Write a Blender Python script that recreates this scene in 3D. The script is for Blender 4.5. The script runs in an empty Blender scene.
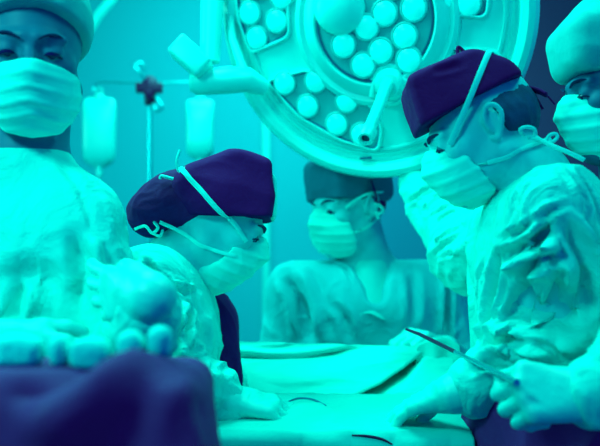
import bpy, bmesh, math, random
import numpy as np
from mathutils import Vector, Matrix
from mathutils.bvhtree import BVHTree
sc = bpy.context.scene
C = sc.collection
rng = np.random.default_rng(7)

# ------------------------------------------------------------ camera, world, lights, exposure
FPX, CX, HY, CZ = 824.0, 300.0, 290.0, 1.35      # focal length (px), centre column, horizon row, camera height
cam = bpy.data.cameras.new('camera'); camo = bpy.data.objects.new('camera', cam); C.objects.link(camo)
camo.location = (0, 0, CZ); camo.rotation_euler = (math.pi/2, 0, 0)
cam.sensor_width = 36; cam.lens = FPX/600*36
cam.shift_y = (HY-223)/600
cam.clip_start = .05
cam.dof.use_dof = True; cam.dof.focus_distance = 1.62; cam.dof.aperture_fstop = 2.3
sc.camera = camo

w = bpy.data.worlds.new('world'); sc.world = w; w.use_nodes = True
w.node_tree.nodes['Background'].inputs[0].default_value = (.06, .14, .9, 1)
w.node_tree.nodes['Background'].inputs[1].default_value = .52

def area(name, loc, target, size, power, col=(.05, 1, .79)):
    l = bpy.data.lights.new(name, 'AREA'); l.shape = 'DISK'; l.size = size; l.energy = power; l.color = col
    o = bpy.data.objects.new(name, l); C.objects.link(o); o.location = loc
    o.rotation_euler = (Vector(target)-Vector(loc)).to_track_quat('-Z', 'Y').to_euler(); return o
area('ceiling_key', (-.50, 1.72, 2.75), (.15, 1.65, 1.1), .6, 29)
cs_ = area('front_fill', (-1.2, .15, 2.5), (-.35, 1.5, 1.3), .5, 6.5); cs_.data.spread = math.radians(75)  # unseen fill added from the camera side, aimed at the nurse
area('mask_fill', (-2.5, 2.0, 2.2), (.3, 1.6, 1.4), .7, 30)  # unseen fill added at the left to brighten the masks
area('shoulder_fill', (.75, 1.15, 2.9), (.45, 1.55, 1.2), .5, 12)  # unseen top fill added for the shoulder tops
area('ceiling_back', (-.1, 3.0, 2.85), (-.15, 4.2, 1.2), 1.2, 42)

sc.view_settings.view_transform = 'Standard'; sc.view_settings.look = 'None'
sc.view_settings.gamma = 1; sc.view_settings.exposure = .08; sc.view_settings.use_curve_mapping = False

def P(px, py, d):
    return np.array([(px-CX)/FPX*d, d, CZ+(HY-py)/FPX*d])

# ------------------------------------------------------------ materials
def mat(name, col, rough=.7, emit=None, es=1.0, spec=.3, bump=None, var=None, sheen=0, metal=0, weave=None, trans=0):
    m = bpy.data.materials.new(name); m.use_nodes = True; nt = m.node_tree; b = nt.nodes['Principled BSDF']
    b.inputs['Base Color'].default_value = (*col, 1); b.inputs['Roughness'].default_value = rough
    b.inputs['Specular IOR Level'].default_value = spec; b.inputs['Metallic'].default_value = metal
    if trans: b.inputs['Transmission Weight'].default_value = trans
    if sheen: b.inputs['Sheen Weight'].default_value = sheen; b.inputs['Sheen Tint'].default_value = (*col, 1)
    if emit: b.inputs['Emission Color'].default_value = (*emit, 1); b.inputs['Emission Strength'].default_value = es
    tc = nt.nodes.new('ShaderNodeTexCoord')
    if var:
        n = nt.nodes.new('ShaderNodeTexNoise'); n.inputs['Scale'].default_value = var[0]; n.inputs['Detail'].default_value = 3
        nt.links.new(tc.outputs['Object'], n.inputs['Vector'])
        mx = nt.nodes.new('ShaderNodeMix'); mx.data_type = 'RGBA'
        mx.inputs[6].default_value = (*[c*(1-var[1]) for c in col], 1); mx.inputs[7].default_value = (*[min(1, c*(1+var[1])) for c in col], 1)
        nt.links.new(n.outputs['Fac'], mx.inputs[0]); nt.links.new(mx.outputs[2], b.inputs['Base Color'])
    if bump:
        n = nt.nodes.new('ShaderNodeTexNoise'); n.inputs['Scale'].default_value = bump[0]; n.inputs['Detail'].default_value = 4
        n.inputs['Distortion'].default_value = .6
        nt.links.new(tc.outputs['Object'], n.inputs['Vector'])
        bp = nt.nodes.new('ShaderNodeBump'); bp.inputs['Strength'].default_value = bump[1]; bp.inputs['Distance'].default_value = bump[2]
        nt.links.new(n.outputs['Fac'], bp.inputs['Height']); nt.links.new(bp.outputs['Normal'], b.inputs['Normal'])
    return m
M = {}
M['gown']   = mat('gown_cloth', (.0, .77, .69), .85, bump=(13, .8, .024), sheen=.15)
M['gown_shade'] = mat('teal_gown_cloth', (.0, .50, .50), .85, bump=(26, .5, .006))
M['scrub']  = mat('scrub_cloth', (.0, .64, .68), .9, bump=(13, .6, .018))
M['under']  = mat('undershirt_cloth', (.0, .85, .78), .9, bump=(40, .3, .003))
M['dark']   = mat('navy_cloth', (.20, .0022, .105), .8, bump=(30, .5, .005), spec=.15)
M['dark2']  = mat('navy_drape', (.28, .024, .18), .75, bump=(12, .5, .01), spec=.2)
M['capteal'] = mat('teal_cap_cloth', (.0, .15, .24), .9, bump=(40, .4, .003))
M['caplight'] = mat('pale_cap_cloth', (.0, .50, .50), .9, bump=(30, .5, .004))
M['mask']   = mat('mask_paper', (.0, .92, .80), .8, bump=(60, .25, .002))
M['strap']  = mat('strap_tape', (.0, .88, .80), .8)
M['skin']   = mat('skin', (.002, .66, .68), .55, bump=(120, .15, .001), var=(30, .12))
M['skind']  = mat('skin_dark', (.002, .15, .26), .55, bump=(120, .15, .001), var=(30, .12))  # darker skin copy; backlit shade of the nurse's face put into the colour
M['glove']  = mat('latex_glove', (.0, .80, .72), .42, bump=(70, .25, .002), spec=.4)
M['hair']   = mat('dark_hair', (.20, .0025, .11), .8, bump=(160, .5, .002))
M['hairm']  = mat('cropped_hair', (.01, .06, .15), .7, bump=(200, .6, .002), var=(60, .5))
M['brow']   = mat('brow_hair', (.01, .03, .12), .8)
M['eye']    = mat('eye_white', (.0, .16, .24), .3)
M['iris']   = mat('iris_dark', (.02, .005, .08), .2)
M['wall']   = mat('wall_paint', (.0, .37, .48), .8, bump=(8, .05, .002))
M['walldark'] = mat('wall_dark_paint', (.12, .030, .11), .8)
M['door']   = mat('door_paint', (.0, .19, .32), .7)
M['trim']   = mat('trim_paint', (.0, .66, .64), .6)
M['floor']  = mat('floor_vinyl', (.0, .25, .3), .5, var=(3, .1))
M['ceil']   = mat('ceiling_paint', (.0, .5, .5), .9)
M['lamp']   = mat('lamp_shell', (.0, .86, .80), .38, spec=.4)
M['lamp2']  = mat('lamp_shell_grey', (.0, .66, .64), .45, spec=.4)
M['panel']  = mat('lamp_panel', (.0, .46, .48), .5)
M['gasket'] = mat('lamp_gasket', (.0, .12, .24), .6)
M['led']    = mat('lamp_lens', (.0, .8, .75), .25, emit=(0, 1, .85), es=.42)
M['steel']  = mat('steel', (.0, .55, .62), .3, metal=.9, spec=.5)
M['plasdark'] = mat('dark_plastic', (.12, .004, .06), .45)
M['bag']    = mat('iv_bag_plastic', (.0, .70, .68), .35, spec=.5, bump=(30, .2, .003))
M['drape']  = mat('surgical_drape', (.0, .68, .61), .85, bump=(30, .3, .004), sheen=.1)
M['gauze']  = mat('gauze', (.0, .85, .78), .95, bump=(90, .6, .004))

# ------------------------------------------------------------ objects and tags
def link(name, me, parent=None):
    o = bpy.data.objects.new(name, me); C.objects.link(o)
    if parent is not None: o.parent = parent
    return o
ROOT = {}
def rootloc(p):
    while p.parent is not None: p = p.parent
    return np.array(p.location)
def meshobj(name, V, F, m, parent=None, origin=None, smooth=True):
    V = np.asarray(V, float)
    if parent is not None: off = rootloc(parent)
    elif origin is not None: off = np.array(origin, float)
    else: off = np.array([(V[:, 0].min()+V[:, 0].max())/2, (V[:, 1].min()+V[:, 1].max())/2, V[:, 2].min()])
    me = bpy.data.meshes.new(name)
    if isinstance(F, np.ndarray) and F.ndim == 2:
        n = len(F); k = F.shape[1]
        me.vertices.add(len(V)); me.vertices.foreach_set('co', (V-off).astype(np.float32).ravel())
        me.loops.add(n*k); me.loops.foreach_set('vertex_index', F.astype(np.int32).ravel())
        me.polygons.add(n); me.polygons.foreach_set('loop_start', np.arange(0, n*k, k, dtype=np.int32))
        me.update(calc_edges=True); me.validate()
    else:
        me.from_pydata([tuple(v) for v in (V-off)], [], [tuple(int(i) for i in f) for f in F]); me.validate()
    me.materials.append(m)
    me.polygons.foreach_set('use_smooth', np.full(len(me.polygons), smooth))
    o = link(name, me, parent)
    if parent is None: o.location = off
    return o
def thing(name, label, cat, loc, group=None):
    o = bpy.data.objects.new(name, None); C.objects.link(o); o.location = loc; o.empty_display_size = .1
    return tag(o, label, cat, group)
def tag(o, label, cat, group=None):
    o['label'] = label; o['category'] = cat
    if group: o['group'] = group
    return o
def struct(o): o['kind'] = 'structure'; return o

# ------------------------------------------------------------ plain mesh helpers
class MB:
    def __init__(s): s.V = []; s.F = []
    def add(s, V, F):
        b = len(s.V); s.V += [tuple(v) for v in V]; s.F += [tuple(i+b for i in f) for f in F]; return s
    def box(s, c, h, R=None, bev=0):
        bm = bmesh.new(); bmesh.ops.create_cube(bm, size=1)
        for v in bm.verts: v.co = Vector((v.co.x*2*h[0], v.co.y*2*h[1], v.co.z*2*h[2]))
        if bev: bmesh.ops.bevel(bm, geom=bm.edges[:], offset=bev, segments=3, affect='EDGES', profile=.5)
        R = R or Matrix.Identity(3)
        V = [R @ v.co + Vector(c) for v in bm.verts]; F = [[v.index for v in f.verts] for f in bm.faces]
        bm.verts.index_update(); F = [[v.index for v in f.verts] for f in bm.faces]
        bm.free(); return s.add(V, F)
    def tube(s, pts, rad, n=12, flat=1.0, nrm=None, caps=True):
        pts = [np.array(p, float) for p in pts]; m = len(pts)
        rad = [rad]*m if np.isscalar(rad) else rad
        V = []; prev = None
        for i, p in enumerate(pts):
            t = pts[min(i+1, m-1)]-pts[max(i-1, 0)]; t /= np.linalg.norm(t)+1e-12
            if nrm is not None: a = np.array(nrm[i], float)
            elif prev is not None: a = prev
            else: a = np.array([0, 0, 1.]) if abs(t[2]) < .9 else np.array([1., 0, 0])
            a = a-t*a.dot(t); a /= np.linalg.norm(a)+1e-12; prev = a; b = np.cross(t, a)
            for k in range(n):
                q = 2*math.pi*k/n; V.append(p+rad[i]*(math.cos(q)*a*flat+math.sin(q)*b))
        F = []
        for i in range(m-1):
            for k in range(n):
                k2 = (k+1) % n; F.append((i*n+k, i*n+k2, (i+1)*n+k2, (i+1)*n+k))
        if caps: F.append(tuple(range(n))[::-1]); F.append(tuple((m-1)*n+k for k in range(n)))
        return s.add(V, F)
    def lathe(s, prof, O, ax, n=32):                # prof: (radius, height along ax)
        ax = np.array(ax, float); ax /= np.linalg.norm(ax)
        a = np.cross(ax, [0, 0, 1.] if abs(ax[2]) < .9 else [1., 0, 0]); a /= np.linalg.norm(a); b = np.cross(ax, a)
        V = []; F = []
        for r, h in prof:
            for k in range(n):
                q = 2*math.pi*k/n; V.append(np.array(O)+ax*h+r*(math.cos(q)*a+math.sin(q)*b))
        for i in range(len(prof)-1):
            for k in range(n):
                k2 = (k+1) % n; F.append((i*n+k, i*n+k2, (i+1)*n+k2, (i+1)*n+k))
        if prof[0][0] > 1e-6: F.append(tuple(range(n))[::-1])
        if prof[-1][0] > 1e-6: F.append(tuple((len(prof)-1)*n+k for k in range(n)))
        return s.add(V, F)
    def build(s, name, m, parent=None, smooth=True, origin=None):
        o = meshobj(name, s.V, s.F, m, parent, origin, smooth)
        bm = bmesh.new(); bm.from_mesh(o.data); bmesh.ops.remove_doubles(bm, verts=bm.verts, dist=1e-6)
        bmesh.ops.recalc_face_normals(bm, faces=bm.faces)
        if smooth:
            for e in bm.edges:
                if len(e.link_faces) == 2 and e.calc_face_angle(0) > .6: e.smooth = False
        bm.to_mesh(o.data); bm.free(); return o
def spline(pts, n=8):
    pts = [np.array(p, float) for p in pts]; Q = [2*pts[0]-pts[1]]+pts+[2*pts[-1]-pts[-2]]; out = []
    for i in range(1, len(Q)-2):
        for k in range(n):
            t = k/n; a, b, c, d = Q[i-1], Q[i], Q[i+1], Q[i+2]
            out.append(.5*((2*b)+(-a+c)*t+(2*a-5*b+4*c-d)*t*t+(-a+3*b-3*c+d)*t**3))
    out.append(pts[-1]); return out

# ------------------------------------------------------------ implicit surfaces
class Field:
    def __init__(s, lo, hi, h):
        s.h = h; s.lo = np.array(lo, float); n = np.ceil((np.array(hi)-s.lo)/h).astype(int)+1
        s.ax = [s.lo[i]+h*np.arange(n[i]) for i in range(3)]; s.D = np.full(n, 1.0, np.float32)
    def sl(s, lo, hi):
        r = []
        for i in range(3):
            a = max(0, int((lo[i]-s.lo[i])/s.h)); b = min(len(s.ax[i]), int((hi[i]-s.lo[i])/s.h)+2); r.append(slice(a, max(a, b)))
        return tuple(r)
    def pts(s, S):
        return np.stack(np.meshgrid(s.ax[0][S[0]], s.ax[1][S[1]], s.ax[2][S[2]], indexing='ij'), -1)
    def apply(s, fn, lo, hi, k, sub=False):
        S = s.sl(np.array(lo)-k-2*s.h, np.array(hi)+k+2*s.h)
        if any(x.start >= x.stop for x in S): return
        d = fn(s.pts(S)).astype(np.float32); D = s.D[S]
        if sub:
            d = -d; hh = np.maximum(k-np.abs(D-d), 0)/max(k, 1e-6); s.D[S] = np.maximum(D, d)+hh*hh*k*.25
        else:
            hh = np.maximum(k-np.abs(D-d), 0)/max(k, 1e-6); s.D[S] = np.minimum(D, d)-hh*hh*k*.25
    def cone(s, a, b, ra, rb, k=.02, sub=False):
        a = np.array(a, float); b = np.array(b, float); ab = b-a; L = ab.dot(ab)+1e-12
        def fn(p):
            t = np.clip(((p-a)@ab)/L, 0, 1); q = p-a-t[..., None]*ab
            return np.sqrt((q*q).sum(-1))-(ra+t*(rb-ra))
        r = max(ra, rb); s.apply(fn, np.minimum(a, b)-r, np.maximum(a, b)+r, k, sub)
    def ell(s, c, r, R=None, k=.02, sub=False):
        c = np.array(c, float); r = np.array(r, float); R = np.eye(3) if R is None else R
        def fn(p):
            q = (p-c)@R; k0 = np.sqrt(((q/r)**2).sum(-1)); k1 = np.sqrt(((q/r/r)**2).sum(-1))+1e-9
            return k0*(k0-1)/k1
        s.apply(fn, c-r.max(), c+r.max(), k, sub)
    def rbox(s, c, h, rd, R=None, k=.02, sub=False):
        c = np.array(c, float); h = np.array(h, float)-rd; R = np.eye(3) if R is None else R
        def fn(p):
            q = np.abs((p-c)@R)-h
            return np.sqrt((np.maximum(q, 0)**2).sum(-1))+np.minimum(q.max(-1), 0)-rd
        m = np.linalg.norm(h)+rd; s.apply(fn, c-m, c+m, k, sub)
    def plane(s, p0, n, k=.004):                     # keeps the side n points away from
        p0 = np.array(p0, float); n = np.array(n, float); n /= np.linalg.norm(n)
        d = ((s.pts((slice(None),)*3)-p0)@n).astype(np.float32)
        hh = np.maximum(k-np.abs(s.D-d), 0)/k; s.D = np.maximum(s.D, d)+hh*hh*k*.25
    def mesh(s, smooth=2):
        D = s.D; I = D < 0
        c = [I[a:I.shape[0]-1+a, b:I.shape[1]-1+b, e:I.shape[2]-1+e] for a in (0, 1) for b in (0, 1) for e in (0, 1)]
        al = c[0].copy(); an = c[0].copy()
        for x in c[1:]: al &= x; an |= x
        act = an & ~al; idx = np.argwhere(act); vid = np.full(act.shape, -1, np.int64); vid[act] = np.arange(len(idx))
        acc = np.zeros((len(idx), 3)); cnt = np.zeros(len(idx))
        cor = [(a, b, e) for a in (0, 1) for b in (0, 1) for e in (0, 1)]
        val = {q: D[idx[:, 0]+q[0], idx[:, 1]+q[1], idx[:, 2]+q[2]] for q in cor}
        for q in cor:
            for ax_ in range(3):
                if q[ax_] == 0:
                    q2 = list(q); q2[ax_] = 1; q2 = tuple(q2); a, b = val[q], val[q2]; m = (a < 0) != (b < 0)
                    t = np.where(m, a/(a-b+1e-20), 0); p = np.tile(np.array(q, float), (len(idx), 1)); p[:, ax_] = t
                    acc += p*m[:, None]; cnt += m
        V = s.lo+s.h*(idx+acc/cnt[:, None]); Fs = []
        for ax_ in range(3):
            o1, o2 = (ax_+1) % 3, (ax_+2) % 3
            A = np.take(I, range(I.shape[ax_]-1), ax_); B = np.take(I, range(1, I.shape[ax_]), ax_)
            e = np.argwhere(A != B); e = e[(e[:, o1] > 0) & (e[:, o2] > 0) & (e[:, o1] < act.shape[o1]) & (e[:, o2] < act.shape[o2])]
            ins = A[e[:, 0], e[:, 1], e[:, 2]]
            def g(d1, d2):
                q = e.copy(); q[:, o1] -= d1; q[:, o2] -= d2; return vid[q[:, 0], q[:, 1], q[:, 2]]
            f = np.stack([g(1, 1), g(0, 1), g(0, 0), g(1, 0)], 1); f[~ins] = f[~ins][:, ::-1]; Fs.append(f)
        F = np.concatenate(Fs); F = F[(F >= 0).all(1)]
        for _ in range(smooth): V = lap(V, F, .5)
        return V, F
def largest(V, F):
    L = np.arange(len(V))
    while True:
        m = L[F].min(1); N_ = L.copy()
        for i in range(4): np.minimum.at(N_, F[:, i], m)
        N_ = N_[N_]
        if (N_ == L).all(): break
        L = N_
    k = np.bincount(L).argmax(); keep = L == k; ix = np.cumsum(keep)-1; return V[keep], ix[F[keep[F[:, 0]]]]
def lap(V, F, a):
    n = len(V); S = np.zeros_like(V); c = np.zeros(n)
    for i in range(4):
        x = F[:, i]; y = F[:, (i+1) % 4]
        for p, q in ((x, y), (y, x)):
            c += np.bincount(p, minlength=n)
            for d in range(3): S[:, d] += np.bincount(p, weights=V[q, d], minlength=n)
    return V+(S/np.maximum(c, 1)[:, None]-V)*a
def normals(V, F):
    n = np.cross(V[F[:, 2]]-V[F[:, 0]], V[F[:, 3]]-V[F[:, 1]]); N = np.zeros_like(V)
    for i in range(4):
        for d in range(3): N[:, d] += np.bincount(F[:, i], weights=n[:, d], minlength=len(V))
    return N/(np.linalg.norm(N, axis=1)[:, None]+1e-12)
def vnoise(p, seed=0):
    i = np.floor(p).astype(np.int64); f = p-i; f = f*f*(3-2*f); r = 0
    for a in (0, 1):
        for b in (0, 1):
            for c in (0, 1):
                h = ((i[:, 0]+a)*73856093) ^ ((i[:, 1]+b)*19349663) ^ ((i[:, 2]+c)*83492791) ^ (seed*2654435)
                h = (h ^ (h >> 13))*1274126177 & 0x7fffffff; h = ((h ^ (h >> 16)) & 0xffff)/65535.
                r = r+h*(f[:, 0] if a else 1-f[:, 0])*(f[:, 1] if b else 1-f[:, 1])*(f[:, 2] if c else 1-f[:, 2])
    return r
def folds(V, dirv, freq, stretch, seed):             # ridged noise drawn out along a direction
    d = np.array(dirv, float); d /= np.linalg.norm(d)
    warp = np.stack([vnoise(V*6+9.1*i, seed+i) for i in range(3)], 1)-.5
    q = V+warp*.10; al = (q@d)[:, None]*d; q = (q-al)+al*stretch
    n = vnoise(q*freq, seed+5); m = vnoise(q*freq*2.3, seed+6)
    r = 1-np.abs(2*n-1); return (r**2-.35)+.45*((1-np.abs(2*m-1))**2-.35)
def bvh(V, F): return BVHTree.FromPolygons([tuple(v) for v in V], [tuple(int(i) for i in f) for f in F])
def hit(tree, px, py):
    o = Vector((0, 0, CZ)); d = (Vector(P(px, py, 1))-o).normalized(); r = tree.ray_cast(o, d)
    return None if r[0] is None else np.array(r[0])
def crease(V, F, strokes):                           # (points..., width, depth): pressed-in or raised folds along a path on the cloth
    if not strokes: return V
    T = bvh(V, F); N = normals(V, F); disp = np.zeros(len(V))
    for st in strokes:
        pts, wd, dp = st; q = [hit(T, *p) for p in pts]; q = [x for x in q if x is not None]
        if len(q) < 2: continue
        q = spline(q, 4); best = np.full(len(V), 9.); bt = np.zeros(len(V)); L = len(q)-1
        for i in range(L):
            a, b = q[i], q[i+1]; ab = b-a; t = np.clip(((V-a)@ab)/(ab@ab+1e-12), 0, 1)
            dd = np.linalg.norm(V-a-t[:, None]*ab, axis=1); m = dd < best; best[m] = dd[m]; bt[m] = (i+t[m])/L
        fade = np.clip(np.minimum(bt, 1-bt)*4+.15, 0, 1); x = best/wd
        disp += dp*fade*(np.exp(-x*x)-.45*np.exp(-((x-1.9)/.8)**2))
    return V+N*disp[:, None]

# ------------------------------------------------------------ anatomy
def frame(c, yaw, pitch, roll=0):
    R = Matrix.Rotation(math.radians(yaw), 3, 'Z') @ Matrix.Rotation(math.radians(pitch), 3, 'X') @ Matrix.Rotation(math.radians(roll), 3, 'Y')
    return np.array(c, float), np.array(R)
class Head:
    def __init__(s, c, yaw, pitch, roll=0, k=1.0, ears=True): s.c, s.R = frame(c, yaw, pitch, roll); s.k = k; s.ears = ears
    def w(s, p): return s.c+s.R@(np.array(p, float)*s.k)
    def add(s, f):
        w = s.w; R = s.R; k = s.k
        f.ell(w((0, -.014, .030)), np.array((.076, .098, .088))*k, R, .01)
        f.ell(w((0, .030, -.030)), np.array((.060, .064, .088))*k, R, .03)
        for x in (-1, 1):
            f.cone(w((x*.055, -.002, -.055)), w((x*.012, .070, -.098)), .020*k, .017*k, .025)
            f.ell(w((x*.042, .060, -.022)), np.array((.024, .026, .020))*k, R, .02)
            f.ell(w((x*.033, .106, -.002)), np.array((.020, .018, .013))*k, R, .012, True)
            f.ell(w((x*.032, .0795, -.001)), np.array((.0165, .0145, .0135))*k, R, .004)
            f.cone(w((x*.010, .091, .020)), w((x*.048, .078, .018)), .009*k, .007*k, .012)
            f.cone(w((x*.012, .104, -.040)), w((x*.013, .100, -.041)), .008*k, .008*k, .006)
            if not s.ears: continue
            # ear: helix, antihelix, lobe and bowl
            e = [(x*.074, .004, -.012), (x*.081, .006, .010), (x*.086, -.004, .027), (x*.089, -.018, .024), (x*.089, -.024, .006), (x*.084, -.016, -.014), (x*.077, -.004, -.032), (x*.074, .004, -.026)]
            q = spline([w(p) for p in e], 3)
            for a, b in zip(q[:-1], q[1:]): f.cone(a, b, .0045*k, .0045*k, .003)
            q = spline([w(p) for p in [(x*.078, -.006, .018), (x*.082, -.014, .006), (x*.078, -.010, -.012)]], 3)
            for a, b in zip(q[:-1], q[1:]): f.cone(a, b, .0035*k, .0035*k, .004)
            f.ell(w((x*.073, -.008, .000)), np.array((.007, .016, .024))*k, R, .004)
        f.cone(w((0, .090, .006)), w((0, .112, -.034)), .008*k, .0125*k, .012)
        f.cone(w((0, .072, -.100)), w((0, .070, -.102)), .018*k, .018*k, .02)
        f.cone(w((-.018, .088, -.060)), w((.018, .088, -.060)), .007*k, .007*k, .008)
        f.cone(w((-.016, .086, -.070)), w((.016, .086, -.070)), .007*k, .007*k, .006)
        f.cone(w((0, -.025, -.05)), w((0, -.035, -.10)), .056*k, .054*k, .03)
def hand(W, f, n, thumb, curl=(30, 30, 30, 30), k=1.0, tcurl=20, spread=4, tout=40, cuff=None):
    W = np.array(W, float); f = np.array(f, float); f /= np.linalg.norm(f); n = np.array(n, float); n -= f*n.dot(f); n /= np.linalg.norm(n)
    s = np.cross(f, n)*thumb; out = []
    off = [.030, .010, -.011, -.030]; kn = [.088, .092, .086, .076]
    Ls = [(.042, .026, .021), (.047, .030, .022), (.043, .028, .021), (.034, .021, .019)]
    for i in range(4):
        a = W+s*off[i]*.5*k+f*.005*k; b = W+f*kn[i]*k+s*off[i]*k; out.append((a, b, .0165*k, .0125*k, .014))
        sp = math.radians(spread*(1.5-i)); d0 = f*math.cos(sp)+s*math.sin(sp); ang = 0; p = b; r = .0100-.0005*(i == 3)-.0005*(i == 0)
        for j, L in enumerate(Ls[i]):
            ang += math.radians(curl[i]*(1.0, 1.15, .7)[j]); d = d0*math.cos(ang)+n*math.sin(ang); q = p+d*L*k
            out.append((p, q, (r-.0009*j)*k, (r-.0009*(j+1))*k, .004)); p = q
    a = W+f*.012*k+s*.016*k; to = math.radians(tout); d = f*math.cos(to)+s*math.sin(to)*.9+n*.35; d /= np.linalg.norm(d); b = a+d*.045*k
    out.append((a, b, .018*k, .0145*k, .016)); ang = math.radians(tcurl)
    d2 = d*math.cos(ang)+(f*.6-s*.5+n*.4)*math.sin(ang); d2 /= np.linalg.norm(d2); c = b+d2*.034*k; out.append((b, c, .0125*k, .0108*k, .006))
    d3 = d2*math.cos(ang)+(f*.4-s*.7+n*.4)*math.sin(ang); d3 /= np.linalg.norm(d3); out.append((c, c+d3*.027*k, .0108*k, .0088*k, .004))
    return out

def cone_bounds(L, m=.03):
    A = np.array([x[0] for x in L]+[x[1] for x in L]); return A.min(0)-m-.02, A.max(0)+m+.02

def strap(name, H, pts, trees, r, parent, m='strap', flat=.35, off=.0015):
    q = spline([H.w(p) if H else np.array(p) for p in pts], 8); out = []; nn = []
    for p in q:
        best = None
        for T in trees:
            loc, nr, _, dist = T.find_nearest(Vector(p))
            if loc is None: continue
            s = (Vector(p)-loc).dot(nr)
            if s < off*1.5 and dist < .05: best = (np.array(loc)+np.array(nr)*off*1.4, np.array(nr)); p = best[0]
        nn.append(best[1] if best else (nn[-1] if nn else np.array([0, -1., 0]))); out.append(p)
    out = [out[0]]+[(out[i-1]+out[i]*2+out[i+1])/4 for i in range(1, len(out)-1)]+[out[-1]]
    return MB().tube(out, r, 10, flat, nn).build(name, M[m], parent)

def person(label, H, J, gown='gown', skin='skin', cap=None, mask=True, gloves=(), strokes=(), wr=None, sleeve_r=1.0, torso_r=1.0,
           straps=(), cap_strokes=(), garment='gown', seed=1, hair=None, extra=None, stk=1.5, lash=1.0, mk_k=1.0, drop=False, trap=.068, vox=.0065, harder=1.0, body_h=.004, floor_xy=None, group=None, neck_r=1.0, mask_up=0, fold_amp=.010):
    """J: joints N neck base, SL SR shoulders, HP hip, EL ER elbows, WL WR wrists"""
    base = J['HP'] if floor_xy is None else floor_xy
    t = thing('person', label, 'person', (base[0], base[1], 0), group)
    g = {k: np.array(v, float) for k, v in J.items() if not isinstance(v, dict)}; N = g['N']; up = np.array([0, 0, 1.])
    sx = g['SL']-g['SR']; sx[2] = 0; sx /= np.linalg.norm(sx); ch = (g['SL']+g['SR'])/2-up*.10; hp = g['HP']
    # -- body
    prim = [(ch-sx*.075, hp-sx*.07, .098, .100, .03), (ch+sx*.075, hp+sx*.07, .098, .100, .03), (ch+up*.04-sx*.07, ch+up*.04+sx*.07, .09, .09, .04),
            (g['SL'], N-up*.03, .052, .058, .04), (g['SR'], N-up*.03, .052, .058, .04),
            (H.w((0, -.035, -.085)), N-up*.02, .053*neck_r, .060*neck_r, .03), (N-up*.02, ch, .07, .09, .04)]
    hands = {}
    for sd in 'LR':
        prim += [(g['S'+sd], g['E'+sd], .050, .042, .03), (g['E'+sd], g['W'+sd], .041, .027, .02)]
        hd = J.get('hand'+sd)
        if hd is None: hd = dict(f=g['W'+sd]-g['E'+sd], n=-sx*(1 if sd == 'L' else -1), curl=(25,)*4)
        hd = dict(hd); tsign = hd.pop('thumb', -1 if sd == 'L' else 1); hands[sd] = hand(g['W'+sd], thumb=tsign, **hd)
    allp = prim+[p[:4]+(p[4],) for sd in 'LR' for p in hands[sd]]
    lo, hi = cone_bounds(prim, .09); hc = H.c
    for sd in 'LR':
        l2, h2 = cone_bounds(hands[sd]); lo = np.minimum(lo, l2); hi = np.maximum(hi, h2)
    lo = np.minimum(lo, hc-.15); hi = np.maximum(hi, hc+.16)
    f = Field(lo, hi, body_h)
    for a, b, ra, rb, k in prim: f.cone(a, b, ra, rb, k)
    H.add(f)
    for sd in 'LR':
        for a, b, ra, rb, k in hands[sd]: f.cone(a, b, ra-.0012, rb-.0012, k)
    Vb, Fb = f.mesh(1); body = meshobj('body', Vb, Fb, M[skin], t)
    trees = [bvh(Vb, Fb)]
    # -- eyes and brows
    for x in (-1, 1):
        c = H.w((x*.032, .0815, -.0035)); fw = H.R@np.array([0, 1., -.28]); fw /= np.linalg.norm(fw)
        e = MB().lathe([(0.0001, .0135)]+[(.0135*math.sin(a), .0135*math.cos(a)) for a in np.linspace(.15, 1.5, 8)]+[(.0001, 0)], c, fw, 20).build('eye', M['eye'], t)
        MB().lathe([(.0001, .0145), (.004, .0143), (.0062, .0130), (.0066, .0120), (.0001, .011)], c, fw, 20).build('iris', M['iris'], e)
        lid = spline([H.w((x*.020, .090, -.0065)), H.w((x*.026, .0955, -.0045)), H.w((x*.034, .0955, -.0045)), H.w((x*.043, .089, -.007)), H.w((x*.047, .083, -.010))], 4)
        MB().tube(lid, [.0006+.0012*lash*math.sin(math.pi*i/(len(lid)-1)) for i in range(len(lid))], 8).build('eyelash', M['iris'], t)
        br = [H.w(p) for p in [(x*.013, .101, .016), (x*.026, .0985, .0225), (x*.040, .089, .023), (x*.052, .077, .016)]]
        q = spline(br, 5); MB().tube(q, [.0022+.0022*math.sin(math.pi*i/(len(q)-1)) for i in range(len(q))], 8, .5).build('eyebrow', M['brow'], t)
    # -- garment
    T = torso_r; S = sleeve_r
    gp = [(ch-sx*.080+up*.03, hp-sx*.085, .120*T, .150*T, .05), (ch+sx*.080+up*.03, hp+sx*.085, .120*T, .150*T, .05),
          (g['SL'], N-up*.055, .068, trap, .05), (g['SR'], N-up*.055, .068, trap, .05), (ch-sx*.08+up*.05, ch+sx*.08+up*.05, .098*T, .098*T, .05)]
    zb = .42 if garment == 'gown' else .78
    for s_ in (-1, 1): gp.append((hp+sx*s_*.085, np.array([hp[0], hp[1], zb])+sx*s_*.10, .150*T, (.175 if garment == 'gown' else .13)*T, .06))
    for sd in 'LR':
        E, W_, S0 = g['E'+sd], g['W'+sd], g['S'+sd]
        if garment == 'gown':
            gp += [(S0, E, .076*S, .066*S, .05), (E, W_-(W_-E)*.16, .066*S, .047*S, .03)]
        else:
            gp += [(S0, S0+(E-S0)*.8, .074*S, .072*S, .05)]
    lo, hi = cone_bounds(gp, .19); f = Field(lo, hi, vox)
    for a, b, ra, rb, k in gp: f.cone(a, b, ra, rb, k)
    nk = H.w((0, -.03, -.08)); f.cone(N-up*.03, nk, .064*neck_r, .066*neck_r, .012, True)
    f.plane((0, 0, zb), (0, 0, -1))
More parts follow.
